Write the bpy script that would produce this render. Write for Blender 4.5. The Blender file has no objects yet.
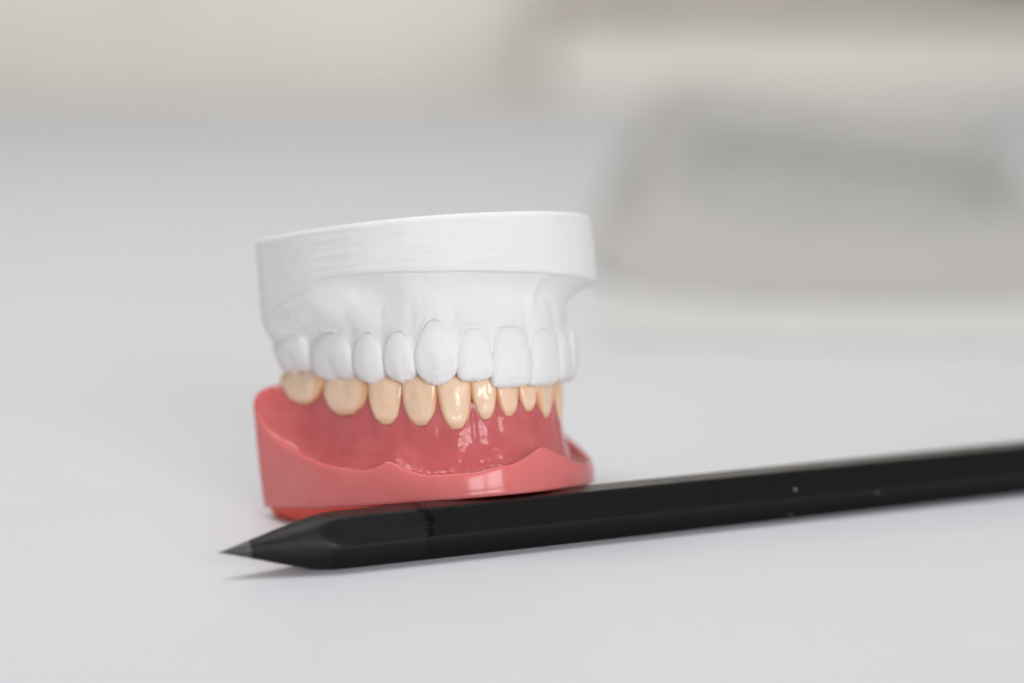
import bpy, math, random
import numpy as np
from mathutils import Matrix, Vector, noise

MM = 0.001
scene = bpy.context.scene

# ------------------------------------------------------------------ camera
cam_d = bpy.data.cameras.new("camera")
cam = bpy.data.objects.new("camera", cam_d)
scene.collection.objects.link(cam)
cam.location = (23.682 * MM, -519.72 * MM, 120.432 * MM)
cam.rotation_euler = (math.radians(90 - 9.312), 0, 0)
cam_d.lens = 85
cam_d.sensor_width = 36
cam_d.clip_start = 0.02
cam_d.clip_end = 50
cam_d.dof.use_dof = True
cam_d.dof.focus_distance = 0.485
cam_d.dof.aperture_fstop = 4.1
scene.camera = cam

# ------------------------------------------------------------------ world and lamps
world = bpy.data.worlds.new("World")
scene.world = world
world.use_nodes = True
world.node_tree.nodes["Background"].inputs[0].default_value = (1.0, 0.99, 0.975, 1)
world.node_tree.nodes["Background"].inputs[1].default_value = 0.33

scene.view_settings.view_transform = 'Standard'
scene.view_settings.look = 'None'
scene.view_settings.gamma = 1
scene.view_settings.exposure = 0.2


def area(name, loc, target, sx, sy, watts, col):
    d = bpy.data.lights.new(name, 'AREA')
    d.shape = 'RECTANGLE'
    d.size = sx
    d.size_y = sy
    d.energy = watts
    d.color = col
    o = bpy.data.objects.new(name, d)
    scene.collection.objects.link(o)
    o.location = loc
    v = Vector(target) - Vector(loc)
    o.rotation_euler = v.to_track_quat('-Z', 'Y').to_euler()
    return o


area("ceiling_light", (-0.25, 0.12, 1.45), (-0.1, 0.1, 0.0), 0.55, 0.8, 10.8, (1.0, 0.965, 0.92))
area("window_light", (0.77, -1.30, 0.42), (0.0, 0.0, 0.02), 0.35, 0.56, 5.3, (0.98, 0.985, 1.0))
area("window_light", (0.42, -1.52, 0.42), (0.0, 0.0, 0.02), 0.35, 0.56, 5.3, (0.98, 0.985, 1.0))
area("wall_fill", (-0.1, 1.50, 0.75), (-0.1, 2.6, 0.75), 2.4, 0.7, 15.5, (1.0, 0.975, 0.945))  # unseen lamp, added only to brighten the far wall


# ------------------------------------------------------------------ material helpers
def new_mat(name):
    m = bpy.data.materials.new(name)
    m.use_nodes = True
    nt = m.node_tree
    b = nt.nodes["Principled BSDF"]
    return m, nt, b


def coord(nt):
    n = nt.nodes.new("ShaderNodeTexCoord")
    return n.outputs["Object"]


def nz(nt, vec, scale, detail=4, rough=0.55, stretch=None):
    if stretch:
        mp = nt.nodes.new("ShaderNodeMapping")
        mp.inputs["Scale"].default_value = stretch
        nt.links.new(vec, mp.inputs["Vector"])
        vec = mp.outputs["Vector"]
    n = nt.nodes.new("ShaderNodeTexNoise")
    n.inputs["Scale"].default_value = scale
    n.inputs["Detail"].default_value = detail
    n.inputs["Roughness"].default_value = rough
    nt.links.new(vec, n.inputs["Vector"])
    return n.outputs["Fac"]


def ramp(nt, fac, stops):
    r = nt.nodes.new("ShaderNodeValToRGB")
    els = r.color_ramp.elements
    while len(els) < len(stops):
        els.new(0.5)
    for e, (p, c) in zip(els, stops):
        e.position = p
        e.color = (*c, 1) if len(c) == 3 else c
    nt.links.new(fac, r.inputs["Fac"])
    return r.outputs["Color"]


def maprange(nt, fac, a, b, c, d):
    m = nt.nodes.new("ShaderNodeMapRange")
    for i, v in zip((1, 2, 3, 4), (a, b, c, d)):
        m.inputs[i].default_value = v
    nt.links.new(fac, m.inputs[0])
    return m.outputs[0]


def bump(nt, b, height, dist, strength=1.0, prev=None):
    n = nt.nodes.new("ShaderNodeBump")
    n.inputs["Strength"].default_value = strength
    n.inputs["Distance"].default_value = dist
    nt.links.new(height, n.inputs["Height"])
    if prev is not None:
        nt.links.new(prev, n.inputs["Normal"])
    nt.links.new(n.outputs["Normal"], b.inputs["Normal"])
    return n.outputs["Normal"]


def mat_plaster():
    m, nt, b = new_mat("white plaster")
    co = coord(nt)
    f = nz(nt, co, 60, 5)
    nt.links.new(ramp(nt, f, [(0.3, (0.80, 0.797, 0.785)), (0.7, (0.845, 0.845, 0.84))]), b.inputs["Base Color"])
    b.inputs["Roughness"].default_value = 0.72
    b.inputs["Specular IOR Level"].default_value = 0.25
    b.inputs["Subsurface Weight"].default_value = 0.12
    b.inputs["Subsurface Radius"].default_value = (1, 0.9, 0.8)
    b.inputs["Subsurface Scale"].default_value = 0.0006
    g = nz(nt, co, 900, 3)
    n1 = bump(nt, b, g, 0.00005, 0.5)
    h = nz(nt, co, 200, 4, 0.6)
    n2 = bump(nt, b, h, 0.0002, 0.22, n1)
    # shallow pits left by air bubbles
    v = nt.nodes.new("ShaderNodeTexVoronoi")
    v.inputs["Scale"].default_value = 190
    nt.links.new(co, v.inputs["Vector"])
    sc_ = nt.nodes.new("ShaderNodeSeparateColor")
    nt.links.new(v.outputs["Color"], sc_.inputs[0])
    rad = maprange(nt, sc_.outputs[0], 0.7, 1.0, 0.0, 0.07)
    pm = nt.nodes.new("ShaderNodeMath")
    pm.operation = 'SUBTRACT'
    nt.links.new(v.outputs["Distance"], pm.inputs[0])
    nt.links.new(rad, pm.inputs[1])
    pit = maprange(nt, pm.outputs[0], -0.05, 0.0, 0.0, 1.0)
    bump(nt, b, pit, 0.0004, 0.8, n2)
    return m


def mat_plaster_rim():
    m = mat_plaster()
    m.name = "trimmed white plaster"
    nt = m.node_tree
    b = nt.nodes["Principled BSDF"]
    co = coord(nt)
    prev = b.inputs["Normal"].links[0].from_socket
    s = nz(nt, co, 1.0, 4, 0.6, (22, 22, 1500))
    n = bump(nt, b, s, 0.0002, 0.42, prev)
    return m


def mat_pink(name, lo, hi, sss, scale, r0, r1, spec):
    m, nt, b = new_mat(name)
    co = coord(nt)
    f = nz(nt, co, 110, 5, 0.62)
    nt.links.new(ramp(nt, f, [(0.3, lo), (0.7, hi)]), b.inputs["Base Color"])
    b.inputs["Subsurface Weight"].default_value = sss
    b.inputs["Subsurface Radius"].default_value = (1.0, 0.24, 0.22)
    b.inputs["Subsurface Scale"].default_value = scale
    b.inputs["IOR"].default_value = 1.45
    b.inputs["Specular IOR Level"].default_value = spec
    r = nz(nt, co, 250, 4)
    nt.links.new(maprange(nt, r, 0.3, 0.7, r0, r1), b.inputs["Roughness"])
    g = nz(nt, co, 380, 3)
    n1 = bump(nt, b, g, 0.00003, 0.4)
    # hairline scratches
    h = nz(nt, co, 1.0, 2, 0.5, (90, 1400, 500))
    bump(nt, b, h, 0.00003, 0.25, n1)
    return m


def mat_ivory():
    m, nt, b = new_mat("ivory resin")
    co = coord(nt)
    f = nz(nt, co, 130, 4, 0.6)
    body = ramp(nt, f, [(0.3, (0.88, 0.605, 0.415)), (0.7, (0.945, 0.71, 0.525))])
    # denture teeth have a deeper orange neck; sides and tips take the same tint
    at = nt.nodes.new("ShaderNodeAttribute")
    at.attribute_name = "neck_side_tint"
    mx = nt.nodes.new("ShaderNodeMix")
    mx.data_type = 'RGBA'
    nt.links.new(at.outputs["Fac"], mx.inputs[0])
    nt.links.new(body, mx.inputs[6])
    mx.inputs[7].default_value = (0.72, 0.35, 0.155, 1)
    nt.links.new(mx.outputs[2], b.inputs["Base Color"])
    b.inputs["Subsurface Weight"].default_value = 0.5
    b.inputs["Subsurface Radius"].default_value = (1.0, 0.55, 0.28)
    b.inputs["Subsurface Scale"].default_value = 0.0017
    b.inputs["Roughness"].default_value = 0.22
    b.inputs["IOR"].default_value = 1.5
    b.inputs["Coat Weight"].default_value = 0.3
    b.inputs["Coat Roughness"].default_value = 0.08
    g = nz(nt, co, 300, 3)
    bump(nt, b, g, 0.0001, 0.5)
    return m


def mat_table():
    m, nt, b = new_mat("white laminate")
    co = coord(nt)
    f = nz(nt, co, 9, 4)
    nt.links.new(ramp(nt, f, [(0.3, (0.645, 0.664, 0.712)), (0.7, (0.66, 0.677, 0.722))]), b.inputs["Base Color"])
    base = b.inputs["Base Color"].links[0].from_socket
    v = nt.nodes.new("ShaderNodeTexVoronoi")
    v.inputs["Scale"].default_value = 120
    nt.links.new(co, v.inputs["Vector"])
    spot = maprange(nt, v.outputs["Distance"], 0.015, 0.035, 1.0, 0.0)
    sc_ = nt.nodes.new("ShaderNodeSeparateColor")
    nt.links.new(v.outputs["Color"], sc_.inputs[0])
    pick = maprange(nt, sc_.outputs[0], 0.84, 0.86, 0.0, 0.7)
    du = nt.nodes.new("ShaderNodeMath")
    du.operation = 'MULTIPLY'
    nt.links.new(spot, du.inputs[0])
    nt.links.new(pick, du.inputs[1])
    mx = nt.nodes.new("ShaderNodeMix")
    mx.data_type = 'RGBA'
    nt.links.new(du.outputs[0], mx.inputs[0])
    nt.links.new(base, mx.inputs[6])
    mx.inputs[7].default_value = (0.4, 0.38, 0.36, 1)
    # faint smears
    sm = nz(nt, co, 1.0, 4, 0.6, (26, 70, 26))
    mx2 = nt.nodes.new("ShaderNodeMix")
    mx2.data_type = 'RGBA'
    nt.links.new(maprange(nt, sm, 0.60, 0.74, 0.0, 0.35), mx2.inputs[0])
    nt.links.new(mx.outputs[2], mx2.inputs[6])
    mx2.inputs[7].default_value = (0.735, 0.69, 0.72, 1)
    nt.links.new(mx2.outputs[2], b.inputs["Base Color"])
    b.inputs["IOR"].default_value = 1.45
    r = nz(nt, co, 25, 4)
    nt.links.new(maprange(nt, r, 0.3, 0.7, 0.42, 0.48), b.inputs["Roughness"])
    s = nz(nt, co, 1.0, 3, 0.5, (60, 900, 60))
    n1 = bump(nt, b, s, 0.00002, 0.12)
    g = nz(nt, co, 900, 2)
    bump(nt, b, g, 0.00001, 0.2, n1)
    return m


def mat_plain(name, col, rough=0.5, var=0.08, scale=60, bd=0.0002):
    m, nt, b = new_mat(name)
    co = coord(nt)
    f = nz(nt, co, scale, 4)
    lo = tuple(c * (1 - var) for c in col)
    hi = tuple(min(1, c * (1 + var)) for c in col)
    nt.links.new(ramp(nt, f, [(0.3, lo), (0.7, hi)]), b.inputs["Base Color"])
    b.inputs["Roughness"].default_value = rough
    g = nz(nt, co, scale * 8, 3)
    bump(nt, b, g, bd, 0.4)
    return m


def mat_pencil():
    m, nt, b = new_mat("black painted wood")
    co = coord(nt)
    sep = nt.nodes.new("ShaderNodeSeparateXYZ")
    nt.links.new(co, sep.inputs[0])
    # a rougher, slightly lighter stretch next to the sharpened end, with a ragged low-specular border
    wob = nz(nt, co, 300, 6, 0.75)
    add = nt.nodes.new("ShaderNodeMath")
    add.operation = 'MULTIPLY_ADD'
    nt.links.new(wob, add.inputs[0])
    add.inputs[1].default_value = 0.011
    nt.links.new(sep.outputs["X"], add.inputs[2])
    dull = maprange(nt, add.outputs[0], 0.0455, 0.0475, 1.0, 0.0)
    low_spec_band = ramp(nt, maprange(nt, add.outputs[0], 0.040, 0.056, 0.0, 1.0),
                  [(0.38, (0, 0, 0)), (0.42, (1, 1, 1)), (0.46, (1, 1, 1)), (0.50, (0, 0, 0))])
    up = nt.nodes.new("ShaderNodeMath")
    up.operation = 'MULTIPLY'
    nt.links.new(low_spec_band, up.inputs[0])
    nt.links.new(maprange(nt, sep.outputs["Z"], 0.0048, 0.0056, 0.0, 1.0), up.inputs[1])
    low_spec_band = up.outputs[0]
    # dust
    v = nt.nodes.new("ShaderNodeTexVoronoi")
    v.inputs["Scale"].default_value = 150
    nt.links.new(co, v.inputs["Vector"])
    spot = maprange(nt, v.outputs["Distance"], 0.035, 0.06, 1.0, 0.0)
    sc_ = nt.nodes.new("ShaderNodeSeparateColor")
    nt.links.new(v.outputs["Color"], sc_.inputs[0])
    pick = maprange(nt, sc_.outputs[0], 0.80, 0.82, 0.0, 1.0)
    du = nt.nodes.new("ShaderNodeMath")
    du.operation = 'MULTIPLY'
    nt.links.new(spot, du.inputs[0])
    nt.links.new(pick, du.inputs[1])
    f = nz(nt, co, 120, 5, 0.65)
    base = ramp(nt, f, [(0.3, (0.002, 0.0019, 0.0021)), (0.7, (0.0036, 0.0034, 0.0037))])
    mx = nt.nodes.new("ShaderNodeMix")
    mx.data_type = 'RGBA'
    nt.links.new(du.outputs[0], mx.inputs[0])
    nt.links.new(base, mx.inputs[6])
    mx.inputs[7].default_value = (0.28, 0.28, 0.3, 1)
    nt.links.new(mx.outputs[2], b.inputs["Base Color"])
    gr = nt.nodes.new("ShaderNodeMix")
    gr.data_type = 'RGBA'
    mottle = nz(nt, co, 330, 4, 0.6)
    gm = nt.nodes.new("ShaderNodeMath")
    gm.operation = 'MULTIPLY'
    nt.links.new(dull, gm.inputs[0])
    nt.links.new(maprange(nt, mottle, 0.35, 0.65, 0.0, 1.0), gm.inputs[1])
    nt.links.new(gm.outputs[0], gr.inputs[0])
    nt.links.new(mx.outputs[2], gr.inputs[6])
    gr.inputs[7].default_value = (0.008, 0.0076, 0.0085, 1)
    nt.links.new(gr.outputs[2], b.inputs["Base Color"])
    r = nz(nt, co, 260, 5, 0.6)
    r1 = maprange(nt, r, 0.3, 0.7, 0.27, 0.36)
    ra = nt.nodes.new("ShaderNodeMath")
    ra.operation = 'MULTIPLY_ADD'
    nt.links.new(dull, ra.inputs[0])
    ra.inputs[1].default_value = 0.06
    nt.links.new(r1, ra.inputs[2])
    nt.links.new(ra.outputs[0], b.inputs["Roughness"])
    sp = nt.nodes.new("ShaderNodeMath")
    sp.operation = 'MULTIPLY_ADD'
    nt.links.new(low_spec_band, sp.inputs[0])
    sp.inputs[1].default_value = -0.28
    sp.inputs[2].default_value = 0.35
    nt.links.new(sp.outputs[0], b.inputs["Specular IOR Level"])
    b.inputs["IOR"].default_value = 1.45
    g = nz(nt, co, 1.0, 4, 0.6, (250, 1200, 1200))
    bump(nt, b, g, 0.00004, 0.5)
    return m


def mat_cone():
    m, nt, b = new_mat("black dyed wood")
    co = coord(nt)
    f = nz(nt, co, 1.0, 5, 0.65, (220, 1300, 1300))
    nt.links.new(ramp(nt, f, [(0.3, (0.003, 0.003, 0.0032)), (0.75, (0.010, 0.0095, 0.010))]), b.inputs["Base Color"])
    b.inputs["Roughness"].default_value = 0.5
    b.inputs["Specular IOR Level"].default_value = 0.3
    bump(nt, b, f, 0.00014, 0.8)
    return m


def mat_lead():
    m, nt, b = new_mat("graphite")
    co = coord(nt)
    f = nz(nt, co, 700, 4)
    nt.links.new(ramp(nt, f, [(0.3, (0.035, 0.034, 0.037)), (0.7, (0.06, 0.058, 0.062))]), b.inputs["Base Color"])
    b.inputs["Metallic"].default_value = 0.15
    b.inputs["Roughness"].default_value = 0.42
    bump(nt, b, f, 0.00008, 0.6)
    return m


PLASTER = mat_plaster()
PLASTER_RIM = mat_plaster_rim()
PINK = mat_pink("salmon acrylic", (0.68, 0.172, 0.172), (0.735, 0.208, 0.205), 0.5, 0.003, 0.09, 0.16, 0.36)
GUM_RED = mat_pink("red gum resin", (0.59, 0.122, 0.128), (0.69, 0.185, 0.19), 0.6, 0.0035, 0.08, 0.17, 0.36)
RED_BOUNCE = mat_pink("red bounce light", (0.74, 0.075, 0.045), (0.80, 0.10, 0.06), 0.6, 0.004, 0.25, 0.35, 0.3)  # red light bounced under the base, put into the bulge's colour
IVORY = mat_ivory()
TABLE = mat_table()
PENCIL = mat_pencil()
CONE = mat_cone()
LEAD = mat_lead()


# ------------------------------------------------------------------ mesh helpers
def link_mesh(name, verts, faces, mats, parent=None, face_mat=None, smooth=True):
    me = bpy.data.meshes.new(name)
    me.from_pydata([tuple(v) for v in verts], [], faces)
    for m in (mats if isinstance(mats, (list, tuple)) else [mats]):
        me.materials.append(m)
    if face_mat is not None:
        me.polygons.foreach_set("material_index", face_mat)
    if smooth:
        me.polygons.foreach_set("use_smooth", [True] * len(me.polygons))
    me.validate()
    me.update()
    o = bpy.data.objects.new(name, me)
    scene.collection.objects.link(o)
    if parent:
        o.parent = parent
    return o


def empty(name, loc, rot, label, cat, group=None):
    o = bpy.data.objects.new(name, None)
    o.empty_display_size = 0.01
    scene.collection.objects.link(o)
    o.matrix_world = Matrix.Translation(loc) @ rot.to_4x4()
    o["label"] = label
    o["category"] = cat
    if group:
        o["group"] = group
    return o


def grid_mesh(rows, cap0=None, cap1=None):
    """rows: array (R, C, 3) of closed rings; caps are single points."""
    R_, C_, _ = rows.shape
    verts = [tuple(p) for p in rows.reshape(-1, 3)]
    faces = []
    for r in range(R_ - 1):
        for c in range(C_):
            c2 = (c + 1) % C_
            faces.append((r * C_ + c, r * C_ + c2, (r + 1) * C_ + c2, (r + 1) * C_ + c))
    if cap0 is not None:
        k = len(verts)
        verts.append(tuple(cap0))
        faces += [(k, (c + 1) % C_, c) for c in range(C_)]
    if cap1 is not None:
        k = len(verts)
        verts.append(tuple(cap1))
        b = (R_ - 1) * C_
        faces += [(k, b + c, b + (c + 1) % C_) for c in range(C_)]
    return verts, faces


def box_bm(sx, sy, sz, bev, segs=3):
    import bmesh
    bm = bmesh.new()
    bmesh.ops.create_cube(bm, size=1.0)
    bmesh.ops.scale(bm, vec=(sx, sy, sz), verts=bm.verts)
    bmesh.ops.bevel(bm, geom=bm.edges[:], offset=bev, segments=segs, affect='EDGES', profile=0.5)
    return bm


def box(name, size, loc, mat, parent=None, bev=0.004, rotz=0.0):
    bm = box_bm(*size, bev)
    me = bpy.data.meshes.new(name)
    bm.to_mesh(me)
    bm.free()
    me.materials.append(mat)
    me.polygons.foreach_set("use_smooth", [True] * len(me.polygons))
    o = bpy.data.objects.new(name, me)
    scene.collection.objects.link(o)
    if parent:
        o.parent = parent
    o.location = loc
    o.rotation_euler = (0, 0, rotz)
    return o


def smooth01(x):
    x = np.clip(x, 0, 1)
    return x * x * (3 - 2 * x)


def catmull(pts, n):
    p = np.array(pts, float)
    ext = np.vstack([2 * p[0] - p[1], p, 2 * p[-1] - p[-2]])
    out = []
    for i in range(1, len(p)):
        p0, p1, p2, p3 = ext[i - 1:i + 3]
        for t in np.linspace(0, 1, 60, endpoint=False):
            out.append(.5 * ((2 * p1) + (-p0 + p2) * t + (2 * p0 - 5 * p1 + 4 * p2 - p3) * t * t
                             + (-p0 + 3 * p1 - 3 * p2 + p3) * t ** 3))
    out.append(p[-1])
    return np.array(out)


def sampler(pts, n):
    """n points along the open curve, parametrised like the control points (even in t)."""
    S = catmull(pts, n)
    t = np.linspace(0, 1, len(S))
    q = np.linspace(0, 1, n)
    return np.stack([np.interp(q, t, S[:, 0]), np.interp(q, t, S[:, 1])], -1)


AL = math.radians(56)
CA, SA = math.cos(AL), math.sin(AL)


def plan(uf):
    """dental (side, forward) -> local x, y"""
    uf = np.asarray(uf, float)
    u, f = uf[..., 0], uf[..., 1]
    return np.stack([CA * f - SA * u, -SA * f - CA * u], -1)


def tab(x, pts):
    p = np.array(pts, float)
    # smooth interpolation through the table
    xs = p[:, 0]
    ys = p[:, 1]
    m = np.gradient(ys, xs)
    # monotone-ish hermite
    i = np.clip(np.searchsorted(xs, x) - 1, 0, len(xs) - 2)
    h = xs[i + 1] - xs[i]
    s = np.clip((x - xs[i]) / h, 0, 1)
    d = (ys[i + 1] - ys[i]) / h
    m0 = np.where(np.sign(m[i]) == np.sign(d), np.minimum(np.abs(m[i]), 3 * np.abs(d)) * np.sign(d), 0)
    m1 = np.where(np.sign(m[i + 1]) == np.sign(d), np.minimum(np.abs(m[i + 1]), 3 * np.abs(d)) * np.sign(d), 0)
    return ((2 * s ** 3 - 3 * s ** 2 + 1) * ys[i] + (s ** 3 - 2 * s ** 2 + s) * h * m0
            + (-2 * s ** 3 + 3 * s ** 2) * ys[i + 1] + (s ** 3 - s ** 2) * h * m1)


# ------------------------------------------------------------------ pose of the stacked models
PA = math.radians(24.459)         # direction of the pencil on the table
TAU = math.radians(10.972)        # the models lean back: front edge on the pencil, rear corner on the table
PAX = Vector((math.cos(PA), math.sin(PA), 0))
PN = Vector((-math.sin(PA), math.cos(PA), 0))
ROT = Matrix.Rotation(-TAU, 3, PAX)
ORG = Vector((0, 0, 1.4165)) * MM

# ------------------------------------------------------------------ teeth
W_TAB = {
    'canine': [(0, 0), (.03, .25), (.1, .47), (.22, .70), (.4, .90), (.56, 1), (.68, .99), (.8, .88), (.9, .66), (.97, .36), (1, .12)],
    'premolar': [(0, 0), (.03, .36), (.1, .58), (.22, .78), (.4, .94), (.58, 1), (.75, .96), (.88, .78), (.96, .5), (1, .18)],
    'lateral_incisor': [(0, 0), (.03, .42), (.1, .64), (.22, .79), (.4, .9), (.6, .97), (.74, 1), (.86, .96), (.94, .84), (.98, .66), (1, .42)],
    'central_incisor': [(0, 0), (.03, .46), (.1, .71), (.22, .85), (.4, .94), (.6, .98), (.8, 1), (.92, .96), (.975, .85), (1, .62)],
    'molar': [(0, 0), (.03, .42), (.1, .66), (.22, .84), (.4, .96), (.6, 1), (.8, .98), (.92, .88), (1, .66)],
    # lower set: tapering towards the gum
    'low_canine': [(0, 0), (.03, .3), (.1, .54), (.25, .78), (.45, .92), (.65, .99), (.82, 1.03), (.93, .95), (1, .4)],
    'low_premolar': [(0, 0), (.03, .32), (.1, .56), (.25, .82), (.45, .96), (.65, 1.01), (.85, 1.03), (.95, .96), (1, .5)],
    'low_incisor': [(0, 0), (.03, .32), (.1, .55), (.2, .74), (.32, .88), (.46, .98), (.6, 1.03), (.8, 1.04), (.95, 1.04), (1, .95)],
    'low_molar': [(0, 0), (.03, .36), (.1, .58), (.22, .79), (.4, .95), (.6, 1.01), (.85, 1.03), (.95, .96), (1, .7)],
}
THICK = {'canine': (5.2, 1.4), 'premolar': (7.0, 3.6), 'lateral_incisor': (4.4, 1.0), 'central_incisor': (5.0, 1.0), 'molar': (9, 6.5)}


class Tooth:
    def __init__(self, kind, p0, p1, zm, zt, bulge=1.0, shape=None, lean=0.0, tw=0.0, cusp=0.0):
        self.kind = kind
        self.shape = shape or kind
        p0 = plan(p0)
        p1 = plan(p1)
        self.c = (p0 + p1) / 2
        d = p1 - p0
        self.W = float(np.linalg.norm(d)) / 2
        self.tx = d / np.linalg.norm(d)
        # outward = to the side away from the arch centre
        n = np.array([self.tx[1], -self.tx[0]])
        if np.dot(n, self.c - plan((0, 18))) < 0:
            n = -n
        if tw:
            a = math.radians(tw)
            r = np.array([[math.cos(a), -math.sin(a)], [math.sin(a), math.cos(a)]])
            self.tx = r @ self.tx
            n = r @ n
        self.n = n
        self.zm, self.zt = zm, zt
        self.bulge = bulge
        self.lean = lean
        self.cusp = cusp

    def mesh(self, seed, rough=0.08):
        NV, NP = 44, 56
        rnd = random.Random(seed)
        v = (1 - np.cos(np.linspace(0, math.pi, NV))) / 2
        v = 0.001 + 0.999 * v
        w = tab(v, W_TAB[self.shape]) * self.W * 1.012
        dg, dt = THICK[self.kind]
        b = self.bulge
        yf = tab(v, [(0, -1.0), (.03, .1 * b), (.1, .5 * b), (.3, .88 * b), (.5, .98 * b), (.7, .8 * b), (.88, .3 * b), (.96, -.25), (1, -.9)])
        if self.kind == 'molar':
            yf = tab(v, [(0, -1.0), (.03, .2 * b), (.1, .62 * b), (.3, .98 * b), (.5, .9 * b), (.75, .35 * b), (.9, -.3), (1, -1.5)])
        lowj = self.shape.startswith('low')
        ymid = tab(v, [(0, -1.6), (.15, -.75), (.5, -.55), (.8, -.7), (1, -1.6 if dt < 3 else -3.0)]) if lowj else tab(v, [(0, -2.0), (.15, -1.35), (.5, -1.15), (.8, -1.2), (1, -1.6 if dt < 3 else -3.0)])
        dl = tab(v, [(0, dg * .7), (.3, dg), (.6, dg * .75), (.9, dt * 1.1), (1, dt * .6)])
        phi = np.linspace(0, 2 * math.pi, NP, endpoint=False)
        cs, sn = np.cos(phi), np.sin(phi)
        rows = []
        H = self.zt - self.zm
        for k in range(NV):
            x = w[k] * np.sign(cs) * np.abs(cs) ** 0.8
            y = np.where(sn > 0, ymid[k] + (yf[k] - ymid[k]) * np.abs(sn) ** 0.6, ymid[k] - dl[k] * np.abs(sn) ** 0.8)
            xn = x / self.W
            zf = v[k]
            z = self.zm + H * zf + 0 * x
            if self.kind == 'molar':
                # two facial cusps with a groove between them
                groove = np.exp(-((xn - 0.02) / 0.16) ** 2)
                z = z - H * (self.cusp * groove + 0.06 * np.clip(np.abs(xn) - .55, 0, 1)) * zf ** 5
                y = y - np.where(sn > 0, 0.24 * groove * smooth01((v[k] - .25) / .5), 0)
                # sunken chewing surface
                z = z - H * 0.12 * np.exp(-((y + 4.5) / 1.6) ** 2) * zf ** 8
            elif self.kind == 'premolar':
                y = y + np.where(sn > 0, 0.22 * np.exp(-(xn / .3) ** 2), 0) * smooth01((v[k] - .1) / .5)
                z = z - H * 0.13 * np.exp(-((y + 4.2) / 1.3) ** 2) * zf ** 8
            elif self.kind == 'canine':
                y = y + np.where(sn > 0, 0.3 * np.exp(-((xn - .05) / .3) ** 2), 0) * smooth01((v[k] - .1) / .5)
            else:
                g = np.exp(-((xn - .3) / .14) ** 2) + np.exp(-((xn + .3) / .14) ** 2)
                y = y - np.where(sn > 0, 0.12 * g, 0) * smooth01((v[k] - .35) / .4)
            if not lowj:        # crumbly plaster edge
                z = z + np.array([noise.noise(Vector((q_ * 1.9 + seed * 7, k * .15, 5))) for q_ in x]) * .32 * smooth01((v[k] - .8) / .2)
            y = y + self.lean * (v[k] - .3)
            px = self.c[0] + self.tx[0] * x + self.n[0] * y
            py = self.c[1] + self.tx[1] * x + self.n[1] * y
            rows.append(np.stack([px, py, z], -1))
        rows = np.array(rows)
        # slight hand-worked irregularity
        for i in range(NV):
            for j in range(NP):
                p = rows[i, j]
                d = noise.noise(Vector((p[0] * .55 + seed * 3.1, p[1] * .55, p[2] * .55))) * rough * 1.6 \
                    + noise.noise(Vector((p[0] * 1.5, p[1] * 1.5 + seed, p[2] * 1.5))) * rough * .3
                rows[i, j, 0] += self.n[0] * d
                rows[i, j, 1] += self.n[1] * d
        return rows


def build_teeth(teeth, mat, parent, dz, rough):
    for i, t in enumerate(teeth):
        rows = t.mesh(i + 1, rough)
        rows[:, :, 2] -= dz
        r = rows * MM
        v, f = grid_mesh(r, r[0].mean(0), r[-1].mean(0))
        # faces must point outwards
        if (t.zt > t.zm):
            pass
        o = link_mesh(t.kind, v, f, mat, parent)
        if mat is IVORY:
            NV, NP = r.shape[:2]
            vv = (1 - np.cos(np.linspace(0, math.pi, NV))) / 2
            cs = np.abs(np.cos(np.linspace(0, 2 * math.pi, NP, endpoint=False)))
            sh = .55 * smooth01((.22 - vv) / .2)[:, None] + .85 * smooth01((cs - .58) / .42)[None, :] + .3 * smooth01((vv - .75) / .25)[:, None]
            sh = np.append(np.clip(sh, 0, .9).ravel(), [.6, .6])
            a_ = o.data.attributes.new("neck_side_tint", 'FLOAT', 'POINT')
            a_.data.foreach_set("value", sh.astype(np.float32))
        import bmesh
        bm = bmesh.new()
        bm.from_mesh(o.data)
        bmesh.ops.recalc_face_normals(bm, faces=bm.faces)
        bm.to_mesh(o.data)
        bm.free()


def fix_normals(o):
    import bmesh
    bm = bmesh.new()
    bm.from_mesh(o.data)
    bmesh.ops.recalc_face_normals(bm, faces=bm.faces)
    bm.to_mesh(o.data)
    bm.free()


UT = [
    Tooth('molar', (30.0, 1.6), (28.5, 13.6), 36.4, 28.0, 1.5, cusp=.06),
    Tooth('molar', (28.4, 13.8), (25.5, 26.0), 35.8, 25.7, 1.4, cusp=.06),
    Tooth('premolar', (25.5, 26.0), (22.5, 33.2), 35.2, 24.6, 1.0),
    Tooth('premolar', (22.5, 33.2), (18.8, 39.4), 34.9, 24.4, 1.0),
    Tooth('canine', (18.8, 39.2), (12.0, 45.2), 36.7, 23.2, 1.35),
    Tooth('lateral_incisor', (12.1, 45.0), (4.9, 47.6), 34.4, 23.5, 0.95),
    Tooth('central_incisor', (5.1, 47.6), (-4.2, 47.9), 34.3, 21.7, 1.1),
    Tooth('central_incisor', (-4.2, 48.0), (-13.0, 45.2), 33.4, 21.4, 1.1),
    Tooth('lateral_incisor', (-13.0, 45.1), (-19.3, 40.4), 32.8, 21.9, 0.95),
    Tooth('canine', (-19.3, 40.5), (-24.3, 33.6), 34.6, 21.8, 1.35),
    Tooth('premolar', (-24.3, 33.6), (-27.0, 27.0), 33.5, 23.2, 1.0),
    Tooth('premolar', (-27.0, 27.0), (-28.8, 20.0), 33.5, 23.6, 1.0),
    Tooth('molar', (-28.8, 20.0), (-30.0, 10.2), 34.0, 24.6, 1.0, cusp=.06),
    Tooth('molar', (-30.0, 10.2), (-30.6, 1.0), 34.6, 26.0, 1.0, cusp=.06),
]
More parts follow.
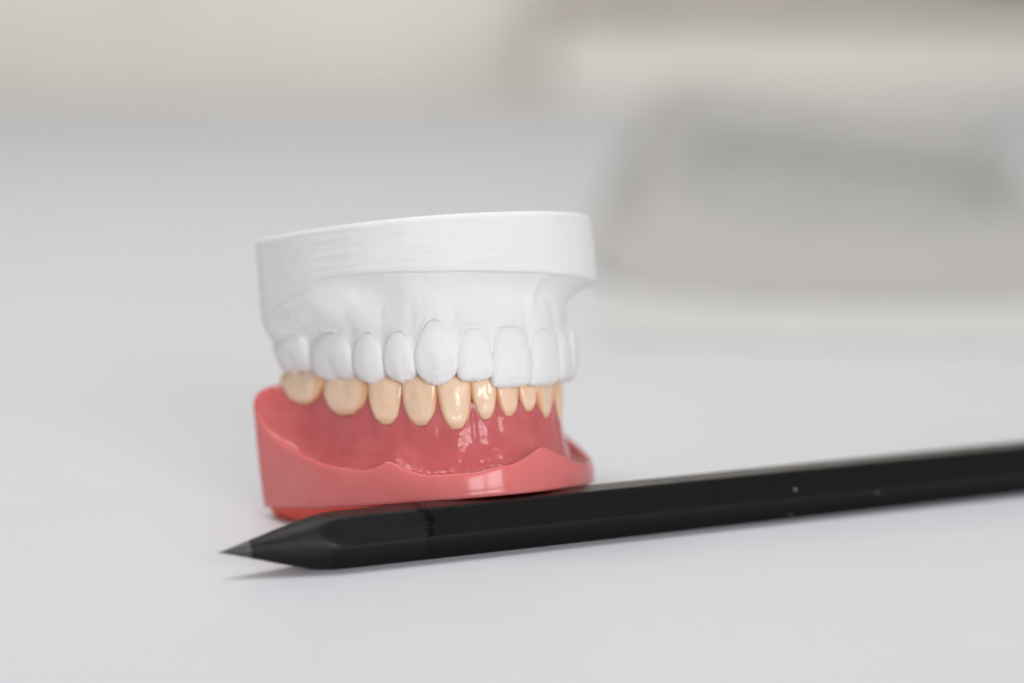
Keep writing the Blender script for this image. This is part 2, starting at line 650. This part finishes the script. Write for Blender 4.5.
LT = [
    Tooth('molar', (28.3, -0.6), (26.6, 14.6), 21.0, 29.4, 1.3, 'low_molar', cusp=.1),
    Tooth('molar', (26.5, 14.8), (23.1, 27.4), 18.2, 28.0, 1.2, 'low_molar', cusp=.1),
    Tooth('premolar', (23.1, 27.6), (19.3, 34.2), 15.7, 26.6, 1.0, 'low_premolar', tw=5),
    Tooth('premolar', (19.3, 34.2), (14.4, 40.0), 14.9, 26.4, 1.0, 'low_premolar', tw=-3),
    Tooth('canine', (14.4, 40.0), (8.3, 43.6), 13.6, 26.0, 1.35, 'low_canine', tw=4),
    Tooth('lateral_incisor', (8.3, 43.6), (3.3, 44.9), 15.2, 25.6, 1.05, 'low_incisor', tw=-7),
    Tooth('central_incisor', (3.2, 44.9), (-2.3, 45.0), 15.4, 25.2, 0.95, 'low_incisor', tw=6),
    Tooth('central_incisor', (-2.3, 45.0), (-6.9, 44.3), 16.1, 25.0, 0.8, 'low_incisor', tw=-9),
    Tooth('lateral_incisor', (-6.9, 44.3), (-13.1, 41.4), 14.3, 24.8, 1.0, 'low_incisor', tw=5),
    Tooth('canine', (-13.0, 41.4), (-18.8, 35.6), 12.8, 24.4, 1.25, 'low_canine'),
    Tooth('premolar', (-18.8, 35.6), (-22.2, 29.4), 14.2, 24.8, 1.0, 'low_premolar'),
    Tooth('premolar', (-22.2, 29.4), (-24.6, 23.0), 14.8, 25.2, 1.0, 'low_premolar'),
    Tooth('molar', (-24.6, 23.0), (-26.4, 12.0), 16.6, 26.0, 1.0, 'low_molar', cusp=.1),
    Tooth('molar', (-26.4, 12.0), (-27.6, 2.0), 18.6, 27.0, 1.0, 'low_molar', cusp=.1),
]

NF, NB = 620, 90        # columns along the front curve / across the back
TF = np.linspace(0, 1, NF)


def closed(front, bow=0.0):
    """front curve plus the back line; returns (NF+NB, 2)"""
    F = sampler(front, NF)
    s = np.linspace(0, 1, NB + 2)[1:-1]
    B = F[-1] + (F[0] - F[-1]) * s[:, None]
    B[:, 1] -= bow * np.sin(s * math.pi)
    return np.vstack([F, B])


def col_tab(pts, back_mid, blend=0.22):
    """height per column: table over the front, dipping to back_mid across the back"""
    f = tab(TF, pts)
    s = np.linspace(0, 1, NB + 2)[1:-1]
    e = f[-1] + (f[0] - f[-1]) * s
    if back_mid is None:
        b = e
    else:
        k = smooth01(np.minimum(s, 1 - s) / blend)
        b = e * (1 - k) + back_mid * k
    return np.concatenate([f, b])


def round_closed(P, k):
    """soften the rear corners: circular smoothing near them"""
    P = P.copy()
    n = len(P)
    for _ in range(k):
        Q = (np.roll(P, 1, 0) + 2 * P + np.roll(P, -1, 0)) / 4
        m = np.zeros(n)
        for c in (0, NF - 1):
            d = np.abs((np.arange(n) - c + n // 2) % n - n // 2)
            m = np.maximum(m, smooth01(1 - d / 26))
        P = P + (Q - P) * m[:, None]
    return P


def tooth_fields(pxy, z, teeth, sgn, soft=0.3, lipk=0.26):
    """gum relief in mm at plan points pxy / height z: lips round the tooth necks, root swellings, hollows between.
    sgn = +1 when the gum lies above the teeth (upper jaw)."""
    off = np.zeros(len(pxy))
    for t in teeth:
        d = pxy - t.c
        x = (d @ t.tx) / t.W
        near = (np.abs(x) < 1.6) & (np.abs(d @ t.n) < 9)
        if not near.any():
            continue
        H = abs(t.zt - t.zm)
        vv = sgn * (t.zm - z) / H          # 0 at the neck, grows towards the tip
        # outline of the crown at this height
        w = tab(np.clip(vv, 0.0001, 1), W_TAB[t.shape]) * .8
        inside = (vv > 0) & (np.abs(x) < w)
        # distance outside the outline, in mm
        dn = np.where(vv <= 0.02, np.hypot(np.maximum(np.abs(x) - .25, 0) * t.W, (0.02 - vv) * H), np.maximum(np.abs(x) - w, 0) * t.W)
        big = 1.7 if t.kind == 'canine' else 1.0
        lip = lipk * np.exp(-((dn - .32) / .5) ** 2)
        lip = np.where(inside, -0.3, lip)
        up = -vv * H                      # mm away from the neck into the gum
        root = 0.45 * soft * big * np.exp(-(x / .62) ** 2) * smooth01((up + 1) / 3) * (1 - smooth01((up - 4) / 7))
        hollow = -0.28 * soft * np.exp(-((np.abs(x) - 1.0) / .22) ** 2) * smooth01((up + 3) / 3) * (1 - smooth01((up - 2) / 6))
        add = lip + root + hollow
        off = np.where(near, off + add, off)
    return off


def normals2(P):
    T = np.roll(P, -1, 0) - np.roll(P, 1, 0)
    T /= np.maximum(np.linalg.norm(T, axis=1), 1e-9)[:, None]
    n = np.stack([T[:, 1], -T[:, 0]], -1)
    c = P.mean(0)
    if ((P - c) * n).sum() < 0:
        n = -n
    # smooth
    for _ in range(30):
        n = (np.roll(n, 1, 0) + 2 * n + np.roll(n, -1, 0)) / 4
    return n / np.linalg.norm(n, axis=1)[:, None]


def fbm(p, s, off=0.0):
    return noise.fractal(Vector((p[0] * s + off, p[1] * s - off, p[2] * s)), 0.9, 2.1, 4)


# ------------------------------------------------------------------ lower model (pink base, ivory teeth)
lower = empty("dental_model", ORG, ROT,
              "glossy pink lower jaw model with yellowish teeth, leaning on the black pencil", "dental model")

LBASE = [(33.5, -3.6), (33.7, 4), (32.5, 18), (29.5, 28), (25.5, 36), (19, 43.5), (10, 49), (0, 51),
         (-10, 49.2), (-19, 43.9), (-25.8, 36.4), (-29.8, 28), (-32.5, 18), (-34, 6), (-34.3, -3)]
LARCH = [(29.2, -3.6), (27.6, 7), (26.1, 16), (23.9, 25.0), (20.2, 32.5), (15.2, 39.2), (8.2, 43.6), (0, 45),
         (-8.2, 43.8), (-14.6, 40.3), (-20.4, 33.0), (-24.2, 25), (-26.2, 16), (-27.4, 8), (-28.6, -2)]
B = round_closed(closed(LBASE), 40)
A = round_closed(closed(LARCH, 1.0), 60)
nB, nA = normals2(B), normals2(A)
NC = NF + NB
rim_z = col_tab([(0, 23.0), (.012, 22.0), (.035, 18.8), (.07, 15.0), (.122, 11.0), (.198, 7.9), (.245, 7.2), (.275, 8.0), (.290, 8.7),
                 (.309, 7.2), (.331, 6.0), (.353, 5.4), (.407, 5.1), (.45, 5.9), (.481, 6.6), (.507, 8.1), (.524, 8.9), (.555, 7.2),
                 (.595, 5.3), (.648, 4.4), (.72, 4.6), (.80, 7.0), (.88, 11), (.96, 17), (1, 22)], 7.0)
crest_z = col_tab([(0, 25.9), (.03, 25.6), (.07, 24.6), (.15, 24.2), (.27, 22.4), (.34, 21.0), (.41, 19.4), (.47, 18.7), (.6, 18.0), (.72, 18.4),
                   (.85, 19.8), (.97, 23), (1, 23.6)], 8.5)
tt = np.concatenate([TF, np.linspace(1, 2, NB + 2)[1:-1]])
rim_z = rim_z + np.array([.22 * noise.noise(Vector((q_ * 22, 8.1, 0))) + .1 * noise.noise(Vector((q_ * 70, 2.1, 0))) for q_ in tt])
ang = 2 * math.pi * np.arange(NC) / NC

rows = []


def ring(P, z):
    rows.append(np.concatenate([P, np.broadcast_to(np.asarray(z, float), (len(P),))[:, None]], 1))


cen = plan(B).mean(0)
PB, PAr = plan(B), plan(A)
nBp, nAp = plan(nB + 0) - plan(np.zeros(2)), plan(nA) - plan(np.zeros(2))
TN = np.array([PN.x, PN.y])


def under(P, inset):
    """added bulge under the base, standing in for red light in the gap, short of the pencil"""
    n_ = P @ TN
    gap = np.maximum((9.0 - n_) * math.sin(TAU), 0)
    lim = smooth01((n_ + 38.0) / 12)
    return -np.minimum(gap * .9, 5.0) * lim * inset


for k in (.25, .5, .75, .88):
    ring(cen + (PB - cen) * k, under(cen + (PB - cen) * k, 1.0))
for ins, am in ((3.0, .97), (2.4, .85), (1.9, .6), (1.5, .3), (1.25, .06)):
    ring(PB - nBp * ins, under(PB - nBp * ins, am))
ring(PB - nBp * 1.1, 0.0)
ring(PB - nBp * .55, 0.03)
ring(PB - nBp * .2, 0.16)
ring(PB - nBp * .04, 0.42)
ring(PB, 0.8)
wall_n = 14
for i in range(1, wall_n + 1):
    k = i / wall_n
    zz = 0.8 + (rim_z - 0.5 - 0.8) * k
    lean_in = 0.045 * zz * smooth01((tt - .01) / .08) - .03 * zz * (1 - smooth01(tt / .1))                      # wall draws in a little towards the top
    ring(PB + nBp * (0.13 * np.sin(k * math.pi) - lean_in)[:, None], zz)
ri = 0.045 * rim_z * smooth01((tt - .01) / .08) - .03 * rim_z * (1 - smooth01(tt / .1))
dome = 1 - smooth01((tt - .01) / .10)          # rounded pad behind the last molar
dome[NF:] = np.maximum(1 - smooth01((tt[NF:] - 1) / .3), 1 - smooth01((2 - tt[NF:]) / .3))
dome = np.maximum(dome, smooth01((tt - .93) / .06) * (tt <= 1))
lipf = 1 - .9 * dome
ri0 = ri
ring(PB - nBp * (ri + .06 * lipf)[:, None], rim_z - .16)
ring(PB - nBp * (ri + .18 * lipf)[:, None], rim_z - .03)
ring(PB - nBp * (ri + .42 * lipf)[:, None], rim_z + .0)
ring(PB - nBp * (ri + 1.0 * lipf)[:, None], rim_z - .14)
wall_rows = len(rows)
# from the rim down into the sulcus and up the gum
GUM = 60
inner = PB - nBp * (ri + 1.0 * lipf)[:, None]
span = crest_z - rim_z
dome = 1 - smooth01((tt - .01) / .10)          # rounded pad behind the last molar
dome[NF:] = np.maximum(1 - smooth01((tt[NF:] - 1) / .3), 1 - smooth01((2 - tt[NF:]) / .3))
dome = np.maximum(dome, smooth01((tt - .93) / .06) * (tt <= 1))
for i in range(1, GUM + 1):
    k = i / GUM
    # plan position: quickly inwards at first (sulcus), then nearly upright beneath the teeth
    a = 1 - (1 - min(1, k / .85)) ** 2.5
    a = smooth01(np.array(a)) * .2 + a * .8
    a = a * (1 - dome) + dome * (1 - math.cos(k * math.pi / 2))
    P = inner + (PAr - inner) * a[:, None]
    dip = (1 - dome) * np.minimum(1.3, 0.25 + 0.10 * np.maximum(span, 0))
    zk = np.clip((k - .10) / .90, 0, 1) ** 1.25 * (1 - dome) + dome * math.sin(k * math.pi / 2)
    z = rim_z - .14 + (span + .14) * zk - dip * math.sin(min(1, k / .38) * math.pi)
    fade = smooth01((k - .30) / .35)
    rel = tooth_fields(P, z, LT, -1, .4, .14) * fade
    # frenum folds running from the gum into the sulcus
    fold = (.7 * np.exp(-((tt - .467) / .010) ** 2) + .22 * np.exp(-((tt - .392 - .03 * (k - .4)) / .010) ** 2)
            + .35 * np.exp(-((tt - .53) / .009) ** 2) + .12 * np.exp(-((tt - .255) / .012) ** 2)) \
        * math.exp(-((k - .32) / .2) ** 2)
    wav = .20 + .05 * np.array([noise.noise(Vector((q_ * 26, 3.3, 0))) for q_ in tt])
    band = smooth01((tt - .27) / .04) * (1 - smooth01((tt - .475) / .02))
    onoff = np.array([noise.noise(Vector((q_ * 38, 1.1, 0))) for q_ in tt])
    onoff2 = np.array([noise.noise(Vector((q_ * 27, 7.7, 0))) for q_ in tt])
    crease = band * (.7 * np.exp(-((k - wav) / .04) ** 2) * smooth01((onoff + .7) / 1.2)
                     + .5 * np.exp(-((k - wav * .6 - .02) / .03) ** 2) * smooth01((onoff2 + .6) / 1.2)
                     + .5 * np.exp(-((k - wav - .13 - .25 * (tt - .38)) / .04) ** 2) * smooth01((onoff2 - onoff + .3) / 1.4))
    z = z + crease
    crease = crease * .5
    rel = rel + fold + crease
    P = P + nAp * rel[:, None]
    N3 = np.array([fbm((P[j, 0], P[j, 1], z[j]), .32, 3.0) for j in range(NC)])
    N4 = np.array([fbm((P[j, 0], P[j, 1], z[j] * .8), 1.15, 9.0) for j in range(NC)])
    amp = .06 + .11 * math.exp(-((k - .25) / .16) ** 2)
    frontness = np.exp(-((tt - .42) / .16) ** 2)
    d = N3 * amp * .8 + N4 * amp * .5 * (.25 + frontness)
    P = P + nAp * d[:, None] * .8
    z = z + d * .6 * math.sin(min(1, k / .5) * math.pi)
    ring(P, z)
# crest, inner side and floor of the mouth
P0 = PAr
cenA = plan((0, 10))
for k, dz in ((1.2, .35), (2.6, .5), (4.5, .4), (7, -.3), (9.0, -1.8)):
    ring(P0 - nAp * k, crest_z + dz)
lastP = P0 - nAp * 9.0
for i in range(1, 9):
    k = i / 8
    zz = (crest_z - 1.8) + (8.0 - (crest_z - 1.8)) * smooth01(np.array(k))
    ring(lastP + (cenA - lastP) * (.45 * k), zz)
ring(lastP + (cenA - lastP) * .8, 7.8)
arr = np.array(rows) * MM
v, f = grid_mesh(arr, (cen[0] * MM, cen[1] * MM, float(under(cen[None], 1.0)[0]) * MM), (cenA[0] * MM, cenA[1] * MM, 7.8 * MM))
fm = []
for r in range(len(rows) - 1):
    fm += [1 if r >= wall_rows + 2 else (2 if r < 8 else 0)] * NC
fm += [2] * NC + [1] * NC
o = link_mesh("base", v, f, [PINK, GUM_RED, RED_BOUNCE], lower, fm)
fix_normals(o)
build_teeth(LT, IVORY, lower, 0.0, 0.11)

# ------------------------------------------------------------------ upper model (white plaster cast)
DZ = 23.0
upper = empty("plaster_cast", ORG + ROT @ Vector((0, 0, DZ * MM)), ROT,
              "matt white plaster cast of an upper jaw, set on top of the yellowish teeth", "dental cast")
UBASE = [(32.6, .4), (33.0, 6), (32.2, 18), (29.4, 28), (25.6, 36), (19.2, 43.6), (10, 49.2), (0, 51.6),
         (-10, 51.3), (-20, 47.2), (-28.0, 39.6), (-32.6, 29.6), (-34.6, 18), (-35.4, 6), (-35.6, 0)]
UARCH = [(30.2, -1.2), (28.9, 8), (27.8, 16), (25.4, 25.6), (21.9, 33.6), (17.0, 41.0), (9.2, 46.1), (0, 47.6),
         (-9.4, 46.4), (-17.4, 41.6), (-23.4, 34.4), (-27.2, 26), (-29.2, 16), (-30.2, 8), (-30.8, .5)]
B = round_closed(closed(UBASE), 34)
A = round_closed(closed(UARCH, 0.5), 60)
nB, nA = normals2(B), normals2(A)
PB, PAr = plan(B), plan(A)
nBp, nAp = plan(nB), plan(nA)
cen = PB.mean(0)
top_z = col_tab([(0, 57.0), (.06, 57.1), (.2, 57.3), (.38, 57.45), (.5, 57.25), (.61, 56.9), (.7, 56.45), (.8, 56.4), (1, 56.5)], None)
low_z = col_tab([(0, 39.6), (.041, 40.6), (.126, 44.4), (.18, 46.6), (.22, 46.9), (.248, 46.95), (.286, 46.9), (.375, 46.2), (.444, 45.5), (.506, 44.8),
                 (.594, 43.7), (.707, 42.3), (.8, 42.0), (.92, 42), (1, 41)], 42)
mar_z = col_tab([(0, 33.6), (.05, 31.2), (.1, 30.8), (.2, 30.2), (.31, 29.6), (.5, 28.8), (.7, 28.2), (.9, 29.4), (1, 31.5)], 39.5)
rows = []
ctop = float(top_z.mean())
for k in (.3, .6, .85):
    ring(cen + (PB - cen) * k, ctop + (top_z - ctop) * k)
ring(PB - nBp * 1.2, top_z - .02)
ring(PB - nBp * .7, top_z - .06)
ring(PB - nBp * .3, top_z - .24)
ring(PB - nBp * .08, top_z - .55)
ring(PB, top_z - 1.0)
jit = np.array([fbm((p[0], p[1], 0), .25, 1.0) for p in PB])
WN = 26
for i in range(1, WN + 1):
    k = i / WN
    zz = (top_z - 1.0) + (low_z + .9 - (top_z - 1.0)) * k
    # trimmed by hand: faint flats and horizontal strokes
    str_ = 0.05 * math.sin(i * 2.3) + 0.035 * math.sin(i * 5.1 + 1)
    w_ = np.array([noise.noise(Vector((p[0] * .09, p[1] * .09, i * .35))) for p in PB])
    flare = .35 * smooth01((tt - .4) / .35) * k
    ring(PB + nBp * (str_ * .35 + .09 * w_ + .05 * jit + flare)[:, None], zz)
rim_rows = len(rows)
# how far the cheek swelling behind the premolars fills the undercut (1 = flush with the rim)
tub0 = col_tab([(0, 1), (.12, 1), (.17, .85), (.215, .5), (.25, .14), (.29, 0), (.7, 0), (.85, .3), (1, .8)], None)
last = rows[-1][:, :2]
for off, dz in ((.05, .45), (.25, .12), (.6, -.08), (1.1, -.1)):
    wob = .12 * np.array([noise.noise(Vector((p[0] * .2, p[1] * .2, 4.4))) for p in PB])
    ring(last - nBp * (off * (1 - .7 * tub0))[:, None], low_z + dz + wob)
inner = rows[-1][:, :2]
GUM = 64
for i in range(1, GUM + 1):
    k = i / GUM
    z = (low_z - .1) + (mar_z - (low_z - .1)) * k
    a0 = 1 - (1 - min(1, k / .36)) ** 2.1            # normal: quick undercut, then upright
    a1 = min(1.0, k / .66) ** 2.3  # swelling: stays out, rolls in near the teeth
    edge = .205 + .10 * k
    tub = np.where(tt < .5, 1 - smooth01((tt - edge + .075) / .13), tub0)
    ridge = .22 * np.exp(-((tt - edge + .01) / .02) ** 2) * math.exp(-((k - .25) / .28) ** 2)
    a = a0 * (1 - tub) + a1 * tub
    P = inner + (PAr - inner) * np.asarray(a)[:, None]
    swell = ridge + tub * (.32 * math.sin(min(1, k / .7) * math.pi))
    swell = swell * smooth01(np.minimum(tt / .05, 1))
    rel = tooth_fields(P, z, UT, +1) * smooth01((k - .2) / .3)
    fold = (.7 * np.exp(-((tt - .545) / .010) ** 2) + .32 * np.exp(-((tt - .33) / .02) ** 2)) * math.exp(-((k - .22) / .25) ** 2)
    N3 = np.array([fbm((P[j, 0], P[j, 1], z[j]), .22, 5.0) for j in range(NC)])
    N4 = np.array([fbm((P[j, 0], P[j, 1], z[j]), .9, 2.0) for j in range(NC)])
    rel = rel + swell + fold + N3 * .13 + N4 * .03
    P = P + nAp * rel[:, None]
    # gentle concave wall under the rim, flaring out again at the necks
    P = P - nAp * ((1 - tub) * .62 * math.sin(min(1, k / .75) * math.pi))[:, None]
    ring(P, z)
for k, dz in ((1.4, -.1), (3, .1), (5.5, .3), (8, 1.2), (10, 3.0)):
    ring(PAr - nAp * k, mar_z + dz)
lastP = PAr - nAp * 10
for i in range(1, 8):
    k = i / 7
    ring(lastP + (cenA - lastP) * (.5 * k), (mar_z + 3) + (43.5 - (mar_z + 3)) * smooth01(np.array(k)))
ring(lastP + (cenA - lastP) * .8, 44.0)
arr = np.array(rows)
arr[:, :, 2] -= DZ
arr *= MM
v, f = grid_mesh(arr, (cen[0] * MM, cen[1] * MM, (ctop - DZ) * MM), (cenA[0] * MM, cenA[1] * MM, (44 - DZ) * MM))
fm = []
for r in range(len(rows) - 1):
    fm += [1 if r < rim_rows else 0] * NC
fm += [1] * NC + [0] * NC
o = link_mesh("base", v, f, [PLASTER, PLASTER_RIM], upper, fm)
fix_normals(o)
build_teeth(UT, PLASTER, upper, DZ, 0.06)

# ------------------------------------------------------------------ pencil
PW = 10.49
S_ = PW / math.sqrt(3)
N0 = -45.3
TIP = -58.0
LEN = 232.0
axis0 = PAX * TIP * MM + PN * (N0 - S_ / 2) * MM + Vector((0, 0, PW / 2 * MM))
prot = Matrix.Rotation(PA, 3, 'Z')
pen = empty("pencil", axis0 - Vector((0, 0, PW / 2 * MM)), prot,
            "black hexagonal pencil with sharpened grey tip, lying in front of the pink model", "pencil")
HC = PW / 2 * MM
NPH = 132
ph = np.linspace(0, 2 * math.pi, NPH, endpoint=False)
# hexagon with flats at top and bottom, soft corners
q = (ph + math.pi / 6) % (math.pi / 3) - math.pi / 6
q = (ph - math.pi / 2 + math.pi / 6) % (math.pi / 3) - math.pi / 6
hexr = (PW / 2) / np.cos(q)
Rmax = PW / math.sqrt(3)
hexr = np.minimum(hexr, Rmax * (1 - .035 * np.exp(-((np.abs(q) - math.pi / 6) / .06) ** 2)))
CL = 22.5
LEADL = 6.6


def pen_ring(x, r):
    return np.stack([np.full(NPH, x) if np.isscalar(x) else x, np.cos(ph) * r, np.sin(ph) * r + PW / 2], -1) * MM


def cone_r(x):
    return Rmax * x / CL * (1 + .04 * math.sin(x / CL * math.pi))


bodyr = []
for x in np.linspace(LEADL, CL + 5, 90):
    cr_ = cone_r(x) + .05 * np.array([noise.noise(Vector((x * .4, math.cos(a) * 2, math.sin(a) * 2))) for a in ph])
    r = -np.log(np.exp(-hexr * 4.5) + np.exp(-cr_ * 4.5)) / 4.5        # the sharpener's edge is worn soft
    bodyr.append(pen_ring(x, r))
# the dyed wood of the cone
cone_n = len(bodyr)
for x in list(np.linspace(CL + 6, LEN - .6, 40)):
    bodyr.append(pen_ring(x, hexr))
bodyr.append(pen_ring(LEN - .15, hexr * .985))
bodyr.append(pen_ring(LEN, hexr * .93))
rows_b = np.array(bodyr)
v, f = grid_mesh(rows_b, (LEADL * MM, 0, HC), (LEN * MM, 0, HC))
fm = []
for r in range(len(bodyr) - 1):
    for c in range(NPH):
        x = rows_b[r, c, 0] / MM
        on_cone = r < cone_n and cone_r(x) < hexr[c] - .02
        fm.append(1 if on_cone else 0)
fm += [1] * NPH + [0] * NPH
o = link_mesh("shaft", v, f, [PENCIL, CONE], pen, fm)
fix_normals(o)
# flat facets keep their edges
try:
    for e in o.data.edges:
        pass
    o.data.set_sharp_from_angle(angle=math.radians(28))
except Exception:
    pass
lr = []
for x in (0.0, .12, .3, .6, 1.2, 2.2, 3.4, 4.6, 5.8, LEADL - .02):
    rr = max(.16 * math.sqrt(min(1, x / .3)), cone_r(x) * .98) if x > 0 else .02
    lr.append(pen_ring(x, np.full(NPH, rr) * (1 + .03 * np.array([noise.noise(Vector((x, math.cos(a) * 2, math.sin(a) * 2))) for a in ph]))))
lr = np.array(lr)
v, f = grid_mesh(lr, (0, 0, HC), ((LEADL - .02) * MM, 0, HC))
o = link_mesh("lead", v, f, LEAD, pen)
fix_normals(o)

# ------------------------------------------------------------------ table and the room far behind
def sheet(name, x0, x1, y0, y1, z0, z1, mat, bev):
    o = box(name, (x1 - x0, y1 - y0, z1 - z0), ((x0 + x1) / 2, (y0 + y1) / 2, (z0 + z1) / 2), mat, None, bev)
    o["kind"] = "structure"
    return o


sheet("table_top", -1.1, 1.3, -0.75, 1.45, -0.03, 0.0, TABLE, 0.002)
WALL = mat_plain("pale plaster wall", (0.70, 0.675, 0.63), 0.8, .05, 6)
sheet("wall", -3, 3, 2.6, 2.75, -0.75, 2.6, WALL, 0.003)
FLOOR = mat_plain("grey floor", (0.45, 0.43, 0.4), 0.6, .08, 8)
sheet("floor", -3, 3, -3, 2.6, -0.80, -0.75, FLOOR, 0.003)

# grey heaps added as stand-ins for a soft dim patch behind, out of focus
def heap(name, hw, back, front, h0, slope, taper, fexp, loc, mat, label):
    rr = []
    for k in np.linspace(0, 1, 40):
        # k = 0 at the table, 1 on the top; a long low apron towards the viewer, then the heap
        r = []
        for a in np.linspace(0, 2 * math.pi, 110, endpoint=False):
            c_, s_ = math.cos(a), math.sin(a)
            ux = math.copysign(abs(c_) ** .5, c_)
            uy = math.copysign(abs(s_) ** .6, s_)
            xx = hw * ux * (1 - taper * k)
            yy = back * uy * (1 - .4 * k) if uy > 0 else front * uy * (1 - .93 * k ** .8)
            hh = (h0 - slope * (xx + hw)) * (math.sin(k * math.pi / 2) ** (fexp if uy < 0 else 1))
            d = noise.fractal(Vector((xx * .03 + h0, yy * .02, k * 2)), .9, 2.1, 4)
            r.append((xx + d * 3, yy + d * 2, max(hh + d * 2.0 * k, 0.0) + 1.2 * min(1, k * 20)))
        rr.append(r)
    rr = np.array(rr) * MM
    v, f = grid_mesh(rr, None, tuple(rr[-1].mean(0)))
    o = link_mesh(name, v, f, mat)
    fix_normals(o)
    o.location = loc
    o.rotation_euler = (0, 0, math.radians(-6))
    o["label"] = label
    o["category"] = "cloth"


GREY = mat_plain("grey stand-in", (0.335, 0.332, 0.315), 0.9, .08, 60)
GREY2 = mat_plain("mid grey stand-in", (0.42, 0.417, 0.402), 0.9, .06, 60)
GREY3 = mat_plain("pale grey stand-in", (0.505, 0.50, 0.487), 0.9, .06, 60)
DIM_SHEET = mat_plain("pale grey dim tone", (0.635, 0.635, 0.63), 0.9, .05, 60)
dm = box("dim_table_sheet", (0.34, 0.40, 0.002), (0.235, 0.40, 0.0011), DIM_SHEET, None, .0008, math.radians(-4))  # added sheet; its tone stands for the table dimming towards the back
dm["label"] = "blurred thin pale grey sheet, added where the table is dimmer, under the grey heaps"
dm["category"] = "stand-in sheet"
heap("grey_patch_heap", 72, 34, 66, 44, .14, .3, 1.4, (0.160, 0.475, 0.0028), GREY, "blurred darkest and smallest grey heap, added for a soft grey patch behind the pencil, in front on the pale sheet")
heap("grey_patch_heap", 86, 44, 200, 54, .15, .34, 2.4, (0.162, 0.525, 0.0028), GREY2, "blurred mid grey heap, added to soften the grey patch, between the darkest heap and the palest one")
heap("grey_patch_heap", 100, 60, 300, 63, .15, .4, 2.6, (0.166, 0.585, 0.0028), GREY3, "blurred palest grey heap, added to soften the grey patch, peeping out all round behind the darker ones")

# sideboard against the far wall
WOOD = mat_plain("brown wood", (0.42, 0.36, 0.305), 0.5, .15, 20)
CREAM = mat_plain("cream lacquer", (0.62, 0.605, 0.57), 0.5, .04, 12)
sb = empty("sideboard", (0.69, 2.40, -0.75), Matrix.Identity(3),
           "out of focus pale sideboard with a brown wooden top along the far wall", "sideboard")
box("body", (1.24, 0.30, 0.814), (0, 0.03, 0.407), CREAM, sb, .004)
box("counter", (1.27, 0.34, 0.022), (0, 0.012, 0.8252), WOOD, sb, .004)
DARK = mat_plain("dark plastic", (0.03, 0.035, 0.035), 0.5, .1, 40)
bn = empty("storage_bin", (0.68, 2.34, 0.0865), Matrix.Identity(3),
           "blurred dark bin standing on the sideboard in the far top right corner", "bin")
box("body", (0.22, 0.14, 0.15), (0, 0, 0.075), DARK, bn, .012)
box("rim", (0.23, 0.15, 0.012), (0, 0, 0.15), DARK, bn, .004)
